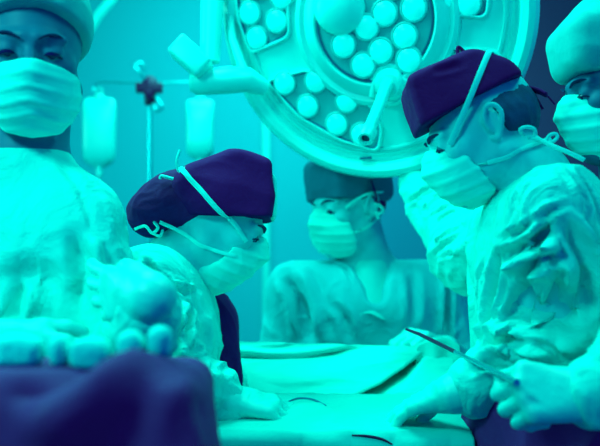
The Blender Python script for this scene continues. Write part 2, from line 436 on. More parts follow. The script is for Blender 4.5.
    if garment == 'scrub':
        fc = np.cross(sx, up)
        vn = N+fc*.10-up*.02
        for s_ in (-1, 1): f.cone(N+fc*.06+sx*s_*.050+up*.05, N+fc*.14-up*.085, .038, .020, .01, True)
        f.cone(N+fc*.12+up*.02, N+fc*.15-up*.085, .060, .030, .01, True)
    Vg, Fg = f.mesh(3)
    Nn = normals(Vg, Fg); amp = np.full(len(Vg), fold_amp)
    d = folds(Vg, (.1, .1, 1), 9, .22, seed)*amp
    for sd in 'LR':                                  # bunched cloth round the elbow and along the sleeve
        E, W_, S0 = g['E'+sd], g['W'+sd], g['S'+sd]; ax = W_-S0
        for c0, rr, aa, dv in ((E, .11, .013, np.cross(ax, (0, 1., 0))+.5*ax), ((E+W_)/2, .10, .010, np.cross(W_-E, (0, 1., 0))+.6*(W_-E)), ((S0+E)/2, .12, .008, np.cross(E-S0, (0, 1., .3))+.9*(E-S0))):
            wgt = np.exp(-((Vg-c0)**2).sum(1)/rr**2); d += folds(Vg, dv+1e-4, 17, .30, seed+20)*wgt*aa*1.5*harder
    wn = np.clip(np.linalg.norm(Vg-N, axis=1)/.14-.45, 0.1, 1); d *= wn
    Vg = Vg+Nn*d[:, None]; Vg = crease(Vg, Fg, [(p_, w_, d_*stk) for p_, w_, d_ in strokes])
    go = meshobj('surgical_gown' if garment == 'gown' else 'scrub_shirt', Vg, Fg, M[gown], t); trees.append(bvh(Vg, Fg))
    if garment == 'scrub':                           # bright undershirt inside the open neck
        f = Field(N-.16, N+.14, .005); f.cone(ch-up*.02+fc*.034, N-up*.03+fc*.020, .104, .070, .03); f.cone(N-up*.02, nk, .0575, .0575, .006, True)
        f.plane(N+fc*.05+up*.005, (0, 0, 1)); Vu, Fu = f.mesh(2); meshobj('undershirt', Vu, Fu, M['under'], t)
    # -- legs and shoes
    b0 = np.array([hp[0], hp[1], 0]); fw = np.cross(sx, up)
    lg = MB()
    for s_ in (-1, 1):
        a = b0+sx*s_*.10; lg.tube([a+up*(zb+.10), a+up*.5, a+up*.06], [.09, .075, .065], 16)
    lg.build('trousers', M['scrub'], t)
    for s_ in (-1, 1):
        a = b0+sx*s_*.10+fw*.04; R = np.stack([sx, fw, up], 1); f = Field(a-(.18, .18, .02), a+(.18, .18, .14), .008)
        f.ell(a+up*.045+fw*.03, (.048, .125, .05), R, .01); f.ell(a+up*.05-fw*.05, (.045, .06, .07), R, .02); f.plane((0, 0, .002), (0, 0, -1)); V_, F_ = f.mesh(1)
        meshobj('shoe', V_, F_, M['dark'], t)
    # -- gloves
    for sd in gloves:
        L = list(hands[sd]); W_ = g['W'+sd]; E = g['E'+sd]; dv = (W_-E)/np.linalg.norm(W_-E)
        L.append((W_-dv*.075, W_, .040, .031, .01)); L.append((W_, W_+(L[1][1]-W_)*.3, .031, .026, .02))
        lo, hi = cone_bounds(L); f = Field(lo, hi, .0025)
        for a, b, ra, rb, k in L: f.cone(a, b, ra+.0012, rb+.0012, k)
        V_, F_ = f.mesh(2); n_ = normals(V_, F_); V_ = V_+n_*(folds(V_, np.cross(dv, (0, 1., 0))+1e-3, 45, .4, seed)*.0011)[:, None]
        meshobj('glove', V_, F_, M['glove'], t)
    # -- mask
    if mask:
        f = Field(H.c-.19, H.c+.19, .003); R = H.R; w = H.w
        f.ell(w((0, .040, -.058)), np.array((.0745, .078, .078))*mk_k, R, .01)
        f.ell(w((0, .078, -.045)), np.array((.040, .044, .048))*mk_k, R, .03)
        f.cone(w((0, .098, -.004+mask_up)), w((0, .112, -.03)), .016, .020, .02)
        f.plane(w((0, .105, .006+mask_up)), R@np.array([0, -.3, 1.]), .006)
        f.plane(w((0, .070, 0)), R@np.array([0, -1., .36]), .006)
        f.plane(w((0, .05, -.126)), R@np.array([0, -.3, -1.]), .012)
        if drop: f.cone(w((0, .040, -.098)), w((0, -.015, -.118)), .050, .048, .02)
        V_, F_ = f.mesh(2); n_ = normals(V_, F_); l = (V_-H.c)@H.R
        pl = np.sin((l[:, 2]+.10*l[:, 1]+.02*np.abs(l[:, 0])/.07)*2*math.pi/.024); V_ = V_+n_*(np.clip(pl, -.3, 1)*.0016*np.clip((l[:, 1]-.01)/.03, 0, 1))[:, None]
        V_ = V_+n_*(folds(V_, R@np.array([1., .6, .2]), 22, .4, seed+3)*.0022)[:, None]
        mk = meshobj('face_mask', V_, F_, M['mask'], t); trees.append(bvh(V_, F_))
    # -- cap
    if cap:
        f = Field(H.c-.20, H.c+.20, .0035); cap['fn'](f, H)
        V_, F_ = f.mesh(2); n_ = normals(V_, F_); l = (V_-H.c)@H.R
        V_ = V_+n_*(folds(l, cap.get('dir', (0, 1, .4)), cap.get('freq', 14), .35, seed+11)*cap.get('amp', .004))[:, None]
        V_ = crease(V_, F_, cap_strokes)
        co = meshobj('surgical_cap', V_, F_, M[cap['mat']], t); trees.append(bvh(V_, F_))
    if hair: hair(t, H, trees)
    for nm, pts, r in straps: strap(nm, H, pts, trees, r, mk)
    if extra: extra(t, H, g, trees)
    return t

# ------------------------------------------------------------ the room
def slab(name, c, h, m, rz=0):
    R = Matrix.Rotation(rz, 3, 'Z'); return struct(MB().box(c, h, R).build(name, M[m], smooth=False))
slab('floor', (0, 1.6, -.05), (3.2, 3.4, .05), 'floor')
slab('ceiling', (0, 1.6, 3.15), (3.2, 3.4, .05), 'ceil')
slab('wall_back', (-.85, 4.25, 1.55), (1.95, .05, 1.55), 'wall')
slab('wall_left', (-2.85, 1.6, 1.55), (.05, 2.6, 1.55), 'wall')
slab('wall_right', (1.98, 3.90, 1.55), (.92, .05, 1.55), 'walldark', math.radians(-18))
slab('door_1', (.62, 4.17, 1.2), (.30, .03, 1.2), 'door')
slab('trim_1', (-.172, 4.185, 1.55), (.018, .015, 1.55), 'trim')
slab('baseboard_back', (-.85, 4.185, .06), (1.9, .015, .06), 'trim')

# ------------------------------------------------------------ surgical lamp over the table
LC = P(372, 18, 1.98); LN = np.array([-.33, -.88, -.34]); LN /= np.linalg.norm(LN)
LU = np.cross([0, 0, 1.], LN); LU /= np.linalg.norm(LU); LV = np.cross(LN, LU)
if LU[0] < 0: LU = -LU; LV = -LV
if LV[2] < 0: LV = -LV
def onlamp(px, py, h=0):                            # where a point of the lamp face lies, in the face's own u, v
    o = np.array([0, 0, CZ]); d = P(px, py, 1)-o; t = (LC+LN*h-o).dot(LN)/d.dot(LN); q = o+d*t-LC; return np.array([q.dot(LU), q.dot(LV)])
def L3(u, v, h=0): return LC+LU*u+LV*v+LN*h
lampr = .385
lt = thing('surgical_lamp', 'large round white surgical lamp with clusters of lenses hanging over the table', 'lamp', tuple(LC))
MB().lathe([(.0001, -.075), (.12, -.075), (.30, -.055), (lampr-.02, -.035), (lampr, -.012), (lampr+.004, .004), (lampr-.004, .018), (lampr-.018, .024), (lampr-.034, .018), (lampr-.040, .006), (lampr-.050, .004),
            (lampr-.056, .010), (.20, .012), (.0001, .012)], LC, LN, 96).build('lamp_head', M['lamp'], lt)
MB().lathe([(lampr-.062, .010), (lampr-.066, .016), (lampr-.072, .016), (lampr-.076, .010)], LC, LN, 96).build('rim_ring', M['lamp2'], lt)
cu, cv = onlamp(377, 20)
MC = L3(cu, cv)
MB().lathe([(.205, .010), (.200, .022), (.190, .026), (.178, .022), (.172, .026), (.160, .034), (.150, .036), (.146, .034), (.142, .026), (.0001, .026)], MC, LN, 80).build('central_module', M['lamp'], lt)
MB().lathe([(.1425, .0262), (.1425, .0335), (.138, .0335), (.137, .027)], MC, LN, 80).build('gasket', M['gasket'], lt)
MB().lathe([(.137, .0265), (.137, .030), (.0001, .030)], MC, LN, 80).build('lens_panel', M['panel'], lt)
def lens(u, v, h, r, nm='lens'):
    l = MB().lathe([(r, -.002), (r*1.02, .003), (r*.97, .006), (r*.90, .0065), (r*.86, .004)], L3(u, v, h), LN, 28).build('lens_ring', M['lamp2'], lt)
    MB().lathe([(r*.88, .002), (r*.80, .006), (r*.55, .010), (r*.3, .0115), (.0001, .012)], L3(u, v, h), LN, 28).build('lens', M['led'], l)
for px, py in [(344, 45), (363.5, 65), (367, 27), (381, 51), (405, 36), (409, 60), (385, 13), (392, -14), (414, 8), (424, 40)][:9]:
    u, v = onlamp(px, py, .03); lens(u, v, .030, .0325)
u, v = onlamp(340, 8, .03)
MB().lathe([(.062, 0), (.062, .012), (.056, .024), (.040, .033), (.020, .037), (.0001, .038)], L3(u, v, .028), LN, 48).build('camera_dome', M['lamp'], lt)
def window(poly, lenses, n=6, rad=.0305):
    q = [np.array(onlamp(*p, .012)) for p in poly]; out = []
    for i in range(len(q)):                          # round the corners
        a, b, c = q[i-1], q[i], q[(i+1) % len(q)]; r = .020
        p0 = b+(a-b)/np.linalg.norm(a-b)*min(r, np.linalg.norm(a-b)*.4); p1 = b+(c-b)/np.linalg.norm(c-b)*min(r, np.linalg.norm(c-b)*.4)
        for k in range(n+1): t = k/n; out.append(p0*(1-t)**2+2*b*t*(1-t)+p1*t*t)
    cen = sum(out)/len(out); N_ = len(out)
    def ring(s, h):
        return [L3(*(p+(cen-p)/np.linalg.norm(cen-p)*s), h) for p in out]
    rows = [ring(0, .010), ring(.0, .020), ring(.004, .0215), ring(.008, .020)]; V = sum(rows, []); F = []
    for i in range(3):
        for k in range(N_): F.append((i*N_+k, i*N_+(k+1) % N_, (i+1)*N_+(k+1) % N_, (i+1)*N_+k))
    MB().add(V, F).build('window_frame', M['lamp'], lt)
    rows = [ring(.008, .020), ring(.013, .0145)]; V = sum(rows, []); F = [(k, (k+1) % N_, N_+(k+1) % N_, N_+k) for k in range(N_)]
    MB().add(V, F).build('gasket', M['gasket'], lt)
    r = ring(.008, .0145); MB().add(r+[L3(*cen, .0145)], [(k, (k+1) % N_, N_) for k in range(N_)]).build('lens_panel', M['panel'], lt)
    for p in lenses: u, v = onlamp(*p, .0145); lens(u, v, .0145, rad)
window([(234, -30), (237, 18), (251, 55), (291, 38), (290, 0), (296, -40)], [(250, 13), (277, 21), (257, 38), (282, -3), (255, -14)])
window([(266, 80), (308, 68), (330, 88), (372, 104), (384, 128), (380, 152), (340, 141), (300, 118)], [(285, 83), (316, 81), (308, 106), (347, 101), (337, 124), (362, 134)])
window([(425, -40), (434, 5), (446, 15), (488, 19), (492, -10), (470, -45)], [(446, -2), (469, 4), (455, -22)])
window([(445, 46), (500, 50), (512, 78), (498, 110), (450, 120), (440, 80)], [(484, 62), (500, 80), (470, 90)])
# hub, bracket and handle
hu, hv = onlamp(391, 84, .02)
MB().lathe([(.052, -.004), (.052, .014), (.044, .020), (.040, .018), (.034, .026), (.028, .038), (.0001, .042)], L3(hu, hv, .014), LN, 40).build('handle_hub', M['lamp'], lt)
a = L3(hu, hv, .035); b = a+(P(366, 137, a[1]-.16)-a)
pts = [a, a+LN*.03, a+(b-a)*.45+LN*.01, b]
hd = MB().tube(spline(pts, 6), .0135, 20).build('handle', M['lamp'], lt)
ax = (b-a)/np.linalg.norm(b-a); MB().lathe([(.0135, -.03), (.019, -.026), (.0195, .004), (.016, .010), (.011, .010), (.0095, .002), (.0001, .0)], b, ax, 28).build('handle_end', M['lamp'], hd)
MB().lathe([(.0092, .003), (.0001, .003)], b, ax, 20).build('handle_socket', M['gasket'], hd)
brk = [L3(*onlamp(x, y, .03), .03) for x, y in [(372, 97), (376, 82), (391, 75), (407, 82), (412, 100)]]
MB().tube(spline(brk, 6), .008, 12).build('bracket', M['lamp'], lt)
MB().box(L3(*onlamp(366, 158, .02), .021), (.015, .003, .0025), Matrix(np.stack([LU, LV, LN], 1).tolist())).build('slot', M['gasket'], lt)
# yoke arm at the left
A = P(214, -70, 2.04); B = P(210, 62, 2.04); MB().tube([A, P(213, -10, 2.04), B], [.030, .029, .024], 24).build('yoke_arm', M['lamp'], lt)
MB().box(P(191, 58, 2.0), (.048, .035, .028), Matrix.Rotation(math.radians(42), 3, 'Y'), .008).build('yoke_joint', M['lamp'], lt)
MB().tube([P(190, 83, 2.03), P(196, 83, 2.03), P(230, 80, 2.03), P(248, 80, 2.04), P(264, 88, 2.07)], [.020, .030, .033, .030, .020], 24).build('yoke_joint', M['lamp'], lt)
MB().tube([P(222, -70, 2.1), P(226, -5, 2.1), P(232, 40, 2.06), P(246, 76, 2.03)], [.012, .012, .012, .012], 14).build('side_rail', M['lamp2'], lt)
MB().tube([A, P(214, -70, 2.04)+np.array([0, 0, .30]), np.array([LC[0]-.1, 2.15, 3.10])], .028, 20).build('ceiling_arm', M['lamp'], lt)
# slender second arm far left
st = MB().tube([P(88, 32, 2.9), P(99, 15, 2.9), P(118, -8, 2.9), P(150, -60, 2.9), (P(150, -60, 2.9)[0]+.1, 2.9, 3.10)], .017, 16).build('lamp_arm', M['lamp2'])
tag(st, 'pale diagonal ceiling arm seen at top left beside the nearest cap', 'arm')

# ------------------------------------------------------------ IV stand and bags
SX = P(150, 90, 3.0)
iv = thing('iv_stand', 'thin steel IV stand with dark clamp and two hook arms by the wall', 'iv stand', (SX[0], SX[1], 0))
MB().tube([(SX[0], 3.0, .09), (SX[0], 3.0, P(0, 96, 3.0)[2])], .0085, 14).build('pole', M['steel'], iv)
for k in range(5):
    q = 2*math.pi*k/5; e = (SX[0]+.26*math.cos(q), 3.0+.26*math.sin(q), .07)
    l = MB().tube([(SX[0], 3.0, .11), e], .012, 10).build('leg', M['steel'], iv)
    MB().lathe([(.0001, -.012), (.035, -.012), (.037, 0), (.035, .012), (.0001, .012)], (e[0], e[1], .038), (-math.sin(q), math.cos(q), 0), 18).build('caster', M['plasdark'], l)
z = P(0, 89, 3.0)[2]
c = MB().lathe([(.014, -.060), (.020, -.056), (.021, -.02), (.030, -.012), (.034, .01), (.026, .030), (.014, .044), (.0001, .046)], (SX[0], 3.0, z), (0, 0, 1), 20)
c.box((SX[0], 2.985, z), (.048, .014, .018), None, .006); c.build('clamp', M['plasdark'], iv)
MB().lathe([(.010, 0), (.018, .006), (.018, .016), (.0001, .02)], (SX[0]+.0, 2.97, z-.025), (.3, -1, -.2), 16).build('knob', M['plasdark'], iv)
for s_, hx in ((-1, 97), (1, 199)):
    h = P(hx, 88, 3.0); x0 = SX[0]+s_*.02; zz = P(0, 83, 3.0)[2]
    q = [(x0, 3.0, zz), (h[0]-s_*.02, 3.0, zz+.003), (h[0]+s_*.004, 3.0, zz-.004), (h[0]+s_*.012, 3.0, zz-.02), (h[0], 3.0, zz-.034), (h[0]-s_*.012, 3.0, zz-.026)]
    MB().tube(spline(q, 6), .0035, 8).build('hook_arm', M['steel'], iv)
for k, (dx, dz) in enumerate([(-.03, .06), (.035, -.06)]):      # loops of the spare hooks on the clamp
    q = [(SX[0]+dx*.4, 2.98, z+dz*.5), (SX[0]+dx, 2.96, z+dz*.8), (SX[0]+dx*1.5, 2.96, z+dz*1.3), (SX[0]+dx*.8, 2.97, z+dz*1.45), (SX[0]+dx*.4, 2.98, z+dz)]
    MB().tube(spline(q, 6), .004, 8).build('spare_hook', M['steel'], iv)
def bag(px0, px1, py0, py1, label, rest):
    a = P(px0, py0, 3.0); b = P(px1, py1, 3.0); cx = (a[0]+b[0])/2; hw = (b[0]-a[0])/2; zt, zb = a[2], b[2]; H_ = zt-zb
    t = thing('iv_bag', label, 'iv bag', (cx, 3.0, zb-.10), 'iv bags on the stand')
    rows = [(0, .35, .10), (.02, .80, .25), (.06, .96, .5), (.15, 1, .8), (.4, .97, 1), (.7, 1, 1), (.86, .98, .85), (.93, .8, .6), (.97, .5, .4), (1, .28, .2)]
    V = []; F = []; n = 28
    for i, (tt, sx_, sy) in enumerate(rows):
        for k in range(n):
            q = 2*math.pi*k/n; cc, ss = math.cos(q), math.sin(q)
            V.append((cx+hw*sx_*math.copysign(abs(cc)**.5, cc)*(1+.03*math.sin(5*tt+rest)), 3.0+.035*sy*math.copysign(abs(ss)**.8, ss), zt-tt*H_))
    for i in range(len(rows)-1):
        for k in range(n): F.append((i*n+k, i*n+(k+1) % n, (i+1)*n+(k+1) % n, (i+1)*n+k))
    F += [tuple(range(n)), tuple((len(rows)-1)*n+k for k in range(n))]
    MB().add(V, F).build('bag', M['bag'], t)
    MB().tube([(cx, 3.0, zt-.01), (cx, 3.0, zt+.012)], [.018, .016], 14).build('neck', M['bag'], t)
    q = [(cx-.008, 3.0, zt+.01), (cx-.012, 3.0, zt+.025), (cx, 3.0, zt+.036), (cx+.012, 3.0, zt+.025), (cx+.008, 3.0, zt+.01)]
    MB().tube(spline(q, 5), .0025, 8).build('hanging_loop', M['bag'], t)
    MB().tube([(cx, 3.0, zb+.01), (cx, 3.0, zb-.03)], .012, 12).build('port', M['bag'], t)
    MB().tube(spline([(cx, 3.0, zb-.03), (cx+.01, 2.99, zb-.15), (cx+.05, 2.98, zb-.40), (cx+.03, 2.98, zb-.7)], 6), .003, 8).build('drip_line', M['bag'], t)
bag(82.5, 116, 97, 168, 'pale IV bag on the left hook of the stand, beside the nearest nurse', 0)
bag(186, 214, 99, 160, 'pale IV bag on the right hook of the stand, below the lamp joint', 2)

# ------------------------------------------------------------ operating table, drapes
def sheet(name, fn, nu, nv, th, m, label=None, cat=None, parent=None, group=None):
    U, Vv = np.meshgrid(np.linspace(0, 1, nu), np.linspace(0, 1, nv), indexing='ij'); Pts = fn(U.ravel(), Vv.ravel()).T
    i = np.arange(nu*nv).reshape(nu, nv); F = np.stack([i[:-1, :-1], i[1:, :-1], i[1:, 1:], i[:-1, 1:]], -1).reshape(-1, 4)
    Nn = normals(Pts, F); n = len(Pts); V2 = np.concatenate([Pts, Pts-Nn*th]); F2 = F[:, ::-1]+n
    bd = np.concatenate([i[:, 0], i[-1, 1:], i[::-1, -1][1:], i[0, ::-1][1:]]); E = np.stack([bd[:-1], bd[1:], bd[1:]+n, bd[:-1]+n], 1)
    o = meshobj(name, V2, np.concatenate([F, F2, E]), M[m], parent)
    bm = bmesh.new(); bm.from_mesh(o.data); bmesh.ops.recalc_face_normals(bm, faces=bm.faces); bm.to_mesh(o.data); bm.free()
    if label: tag(o, label, cat, group)
    return o
tb = thing('operating_table', 'operating table hidden under the pale drapes between the surgeons', 'table', (.02, 1.72, 0))
MB().box((.02, 1.72, .90), (.23, .20, .035), None, .01).build('mattress', M['dark2'], tb); MB().box((.02, 1.72, .845), (.24, .21, .018), None, .006).build('table_top', M['steel'], tb)
MB().box((.02, 1.72, .45), (.14, .12, .385), None, .02).build('column', M['steel'], tb); MB().box((.02, 1.72, .04), (.22, .20, .035), None, .015).build('base', M['steel'], tb)
def bumps(x, y, L):
    z = 0
    for cx, cy, sx_, sy, h in L: z = z+h*np.exp(-((x-cx)/sx_)**2-((y-cy)/sy)**2)
    return z
def body_drape(u, v):
    x = -.25+u*.56; s = v*1.15                       # s runs over the top from the far side and down the near side
    y = np.where(s < .42, 1.96-s*1.1, 1.498-np.clip(s-.42, 0, .1)*.35-(np.maximum(s-.52, 0))*.03)
    z = 1.090+.030*np.exp(-((y-1.73)/.16)**2)-.0*x
    z = z+bumps(x, y, [(-.20, 1.62, .07, .05, .022), (.02, 1.60, .05, .03, .018), (.10, 1.66, .09, .05, .016), (-.06, 1.70, .10, .06, .012), (.25, 1.66, .1, .07, .015)])
    n = folds(np.stack([x, y, s], 1), (1, .3, 0), 9, .4, 31)
    z = z-np.maximum(s-.44, 0)**1.0*1.0*np.clip((s-.44)/.06, 0, 1)+n*.006
    y = y+np.where(s > .46, folds(np.stack([x, x*0, s*.2], 1), (0, 0, 1), 8, .3, 33)*.014-.01, 0)
    return np.stack([x, y, z])
bd_ = sheet('body_drape', body_drape, 150, 140, .004, 'drape', 'bright white drape over the patient in the lower middle, below the standing sheet', 'drape')
def ramp(x, a, b): return np.clip((x-a)/(b-a), 0, 1)
def screen_drape(u, v):                               # sheet held up along its far edge, sagging towards the patient
    top = np.stack([np.interp(u, [0, .5, .9, 1], [P(196, 340, 2.02)[0], P(320, 344, 2.02)[0], P(425, 347, 2.0)[0], P(455, 352, 2.0)[0]]), 2.02+0*u, np.interp(u, [0, .35, .9, 1], [P(0, 340, 2.02)[2], P(0, 343, 2.02)[2], P(0, 347, 2.02)[2], P(0, 352, 2.02)[2]])])
    x = top[0]*(1-.06*v); y = 2.02-.20*v**1.3; z = top[2]-(top[2]-1.075)*v
    pn = np.stack([x, y, z])
    g = lambda a, b, c, d, wd, h: fold2(u, v, a, b, c, d, wd, h)
    o = g(.12, .24, .62, .08, .030, -.022)+g(.12, .12, .60, .00, .040, .020)+g(.30, .62, .84, .0, .12, .025)
    o = o+.006*folds(np.stack([u, v*.5, 0*u], 1)*1.0, (1, -.35, 0), 7, .4, 41)
    vl = np.interp(u, [.36, .46, .60, .73, .82, .90, .95], [.90, .86, .80, .58, .34, .06, .0])     # hem of the swag
    k = np.interp(u, [.34, .48, .60, .74, .84, .91], [0, .4, .8, 1, 1, .2]); s_ = v-vl; wd = .08+.20*k
    o = o-.13*k*np.clip(s_/.02, 0, 1)*np.clip(1.6-1.6*(s_-.02)/wd, 0, 1)
    pn[1] -= o; return pn
def fold2(u, v, a, b, c, d, wd, h):
    ab = np.array([c-a, d-b]); t = np.clip(((u-a)*ab[0]+(v-b)*ab[1])/ab.dot(ab), 0, 1); bow = .10*np.sin(math.pi*t)
    dist = np.hypot(u-a-t*ab[0], v-b-t*ab[1]-bow); return h*np.exp(-(dist/wd)**2)*np.clip(np.minimum(t*5+.1, (1-t)*6+.3), 0, 1)
sheet('screen_drape', screen_drape, 190, 190, .003, 'drape', 'pale sheet held up before the man in scrubs, with a deep sagging fold', 'drape')
def hang_drape(u, v):
    x0 = P(418, 350, 1.97)[0]; x1 = P(462, 350, 1.97)[0]; x = x0+(x1-x0)*u*(1+.25*v)-.01*v; y = 2.0-.0*v+.018*np.sin(u*11+v*2)*np.clip(v*3, .1, 1); z = P(0, 346, 1.97)[2]-v*.55+.02*np.sin(u*3.1)
    return np.stack([x, y, z])
sheet('side_drape', hang_drape, 60, 60, .003, 'drape', 'narrow sheet falling in upright folds below the gloved hand in the middle', 'drape')
# incision towel edges and a black handled clamp lying on the drape
def on(tree, px, py, off=.002):
    h = hit(tree, px, py); h = P(px, py, 1.52) if h is None else h; return h+np.array([0, -.3, .95])*off
deps = bpy.context.evaluated_depsgraph_get(); deps.update()
def objtree(o):
    mw = o.matrix_world if o.parent else Matrix.Translation(o.location)
    return BVHTree.FromPolygons([mw@v.co for v in o.data.vertices], [tuple(p.vertices) for p in o.data.polygons])
DT = objtree(bd_)
def lay(name, px, r, m, label, cat, flat=.6):
    q = [on(DT, *p, r*.6) for p in px]; o = MB().tube(spline(q, 6), [r*(.35+.65*math.sin(math.pi*min(max(i/(len(px)*6-6), .02), .98))**.5) for i in range(len(px)*6-5)], 10).build(name, M[m]); return tag(o, label, cat)
lay('suction_tube', [(352, 436), (368, 437), (382, 440), (392, 445)], .0026, 'plasdark', 'thin dark tube lying along the near edge of the bright drape', 'tube')
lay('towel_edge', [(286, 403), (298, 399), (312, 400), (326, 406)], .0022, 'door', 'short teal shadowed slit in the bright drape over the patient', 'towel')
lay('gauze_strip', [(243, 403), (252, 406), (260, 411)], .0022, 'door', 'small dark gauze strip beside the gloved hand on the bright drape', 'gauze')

# ------------------------------------------------------------ draped instrument table in the foreground
IC = np.array([-.262, .99, 0])
it = thing('instrument_table', 'dark draped instrument table filling the lower left foreground', 'table', (IC[0], IC[1], 0))
f = Field((-.68, .72, .50), (.02, 1.27, 1.32), .006)
f.rbox((-.375, .98, .90), (.262, .14, .362), .035)
f.ell((-.142, .94, 1.10), (.045, .10, .13), None, .06)
V_, F_ = f.mesh(2); n_ = normals(V_, F_); V_ = V_+n_*(folds(V_, (.35, 0, 1), 7, .25, 51)*.014*np.clip((1.262-V_[:, 2])/.05, 0, 1))[:, None]
V_ = crease(V_, F_, [([(30, 446), (75, 410), (120, 375), (160, 362)], .03, .022), ([(150, 446), (170, 400), (195, 375)], .018, .010), ([(0, 400), (60, 380), (100, 372)], .02, -.012)])
meshobj('table_cover', V_, F_, M['dark2'], it)
for x in (-1, 1):
    for y in (-1, 1): MB().tube([(-.375+x*.2, .98+y*.09, .56), (-.375+x*.2, .98+y*.09, .0)], .014, 12).build('leg', M['steel'], it)
TT = bvh(V_, F_)
GL = [(20, 46, 'large'), (60, 17, 'slim'), (90, 38, 'wide'), (131, 24, 'round'), (160, 22, 'last')]
names = ['largest pale gauze roll, leftmost on the dark instrument table', 'slim upright gauze roll, second from left on the dark table', 'wide pale gauze roll in the middle of the dark table edge',
         'round pale gauze roll, second from right on the dark table', 'pale gauze roll at the right end of the row on the dark table']
for (px, wd, _), lb in zip(GL, names):
    y0 = .96; x0 = (px-CX)/FPX*y0; hw = wd/2/FPX*y0; r = Vector((x0, y0, 2)); h = TT.ray_cast(r, Vector((0, 0, -1)))[0].z
    f = Field((x0-.05, y0-.05, h-.03), (x0+.05, y0+.05, h+.08), .0025); f.rbox((x0, y0, h+.0150), (hw, .018, .0165), .012); f.ell((x0, y0, h+.024), (hw*.9, .018, .012), None, .01)
    V_, F_ = f.mesh(2); n_ = normals(V_, F_); V_ = V_+n_*(folds(V_, (1, 0, 0), 40, .5, int(px))*.0016)[:, None]
    tag(meshobj('gauze_roll', V_, F_, M['gauze']), lb, 'gauze', 'gauze rolls on the instrument table')

# ------------------------------------------------------------ people
def cap_round(top=.148, back=-.118, front=.108, zf=.046, zb=.0, wid=.088, flat=.02):
    def fn(f, H):
        R = H.R; w = H.w; yc = (front+back)/2; L = (front-back)/2
        f.ell(w((0, yc, .048)), (wid, L, top-.048), R, .01)
        f.rbox(w((0, yc, .045+flat)), (wid*.93, L*.96, .045), .04, R, .03)
        n = np.array([0, -(zf-zb)/(.20), 1.]); f.plane(w((0, .10, zf)), R@(-n), .006)
    return fn

# --- the surgeon at right, in profile
H1 = Head(P(481, 131, 1.535), 88, -24)
def cap1(f, H):
    R = H.R; w = H.w
    f.rbox(w((0, .010, .080)), (.080, .100, .062), .022, R, .01)
    f.ell(w((0, -.012, .045)), (.086, .090, .088), R, .03)
    f.cone(w((-.055, .078, .126)), w((.055, .078, .126)), .013, .013, .008)
    f.plane(w((0, -.032, .136)), R@np.array([0, -.95, 1.]), .018)
    f.plane(w((0, .115, .041)), R@np.array([0, 1, .20]), .012)
    f.plane(w((0, .104, .045)), R@np.array([0, -.06, -1.]), .005)
    f.plane(w((0, .10, .137)), R@np.array([0, .03, 1.]), .012)
def ex1(t, H, g, trees):
    w = H.w
    # short hair below the cap
    f = Field(H.c-.16, H.c+.16, .003); f.ell(w((0, -.018, .012)), (.0785, .0985, .082), H.R, .01)
    f.plane(w((0, -.022, 0)), H.R@np.array([0, 1., -.25]), .004); f.plane(w((0, -.10, -.045)), H.R@np.array([0, .25, -1.]), .006); f.plane(w((0, 0, .07)), H.R@np.array([0, 0, 1.]), .004)
    V_, F_ = f.mesh(1); n_ = normals(V_, F_); V_ = V_+n_*(folds(V_, H.R@np.array([0, -.6, -1]), 60, .2, 71)*.0016)[:, None]; meshobj('hair', V_, F_, M['hairm'], t)
    k = MB()
    k.tube(spline([w((0, -.094, .026)), w((-.01, -.106, .034)), w((-.02, -.120, .022)), w((-.03, -.128, .006)), w((-.03, -.134, -.014))], 6), [.006]*6+[.011]*12+[.004]*7, 10, .4)
    k.tube(spline([w((0, -.100, .030)), w((.01, -.112, .060)), w((.0, -.100, .085)), w((-.01, -.090, .06)), w((0, -.10, .03))], 6), .0035, 8, .5)
    k.tube(spline([w((0, -.100, .030)), w((-.02, -.110, .012)), w((-.02, -.114, -.012))], 6), .005, 8, .4)
    k.build('cap_tie', M['dark'], t)
    # navy patch over the gown, standing in for shade under the hands
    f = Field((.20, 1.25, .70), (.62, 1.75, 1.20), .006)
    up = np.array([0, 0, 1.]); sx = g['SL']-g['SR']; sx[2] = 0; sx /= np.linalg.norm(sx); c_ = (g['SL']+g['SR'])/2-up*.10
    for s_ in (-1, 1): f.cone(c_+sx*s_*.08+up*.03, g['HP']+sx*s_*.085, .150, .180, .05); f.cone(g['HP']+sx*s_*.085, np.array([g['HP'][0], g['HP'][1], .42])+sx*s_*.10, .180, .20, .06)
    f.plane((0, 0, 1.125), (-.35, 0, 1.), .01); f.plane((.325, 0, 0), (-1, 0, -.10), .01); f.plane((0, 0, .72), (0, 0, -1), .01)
    V_, F_ = largest(*f.mesh(2)); n_ = normals(V_, F_); V_ = V_+n_*(folds(V_, (.1, 0, 1), 12, .25, 75)*.012)[:, None]; meshobj('gown_shadow', V_, F_, M['dark2'], t)
    b = MB(); b.tube(spline([w((.0, -.035, .130)), w((.0, -.030, .152)), w((0, -.024, .160)), w((0, -.018, .146))], 5), .0035, 8); b.build('cap_loop', M['dark'], t)
    # bow of the mask and the collar ties at the nape
    n = MB(); c = P(527, 133, 1.47)
    n.tube(spline([P(524, 135, 1.46), P(520, 130, 1.45), P(526, 127, 1.45), P(534, 129, 1.455), P(535, 136, 1.46), P(528, 138, 1.46)], 6), .0035, 8)
    n.tube(spline([P(530, 137, 1.46), P(540, 141, 1.455), P(551, 142, 1.45), P(557, 138, 1.45), P(556, 134, 1.45), P(550, 135, 1.45), P(545, 141, 1.45)], 6), .0032, 8)
    n.build('mask_tie', M['strap'], t)
    q = [P(536, 138, 1.455), P(553, 146, 1.43), P(572, 154, 1.42), P(584, 160, 1.42)]
    MB().tube(spline(q, 6), .0040, 8).build('collar_tie', M['strap'], t)
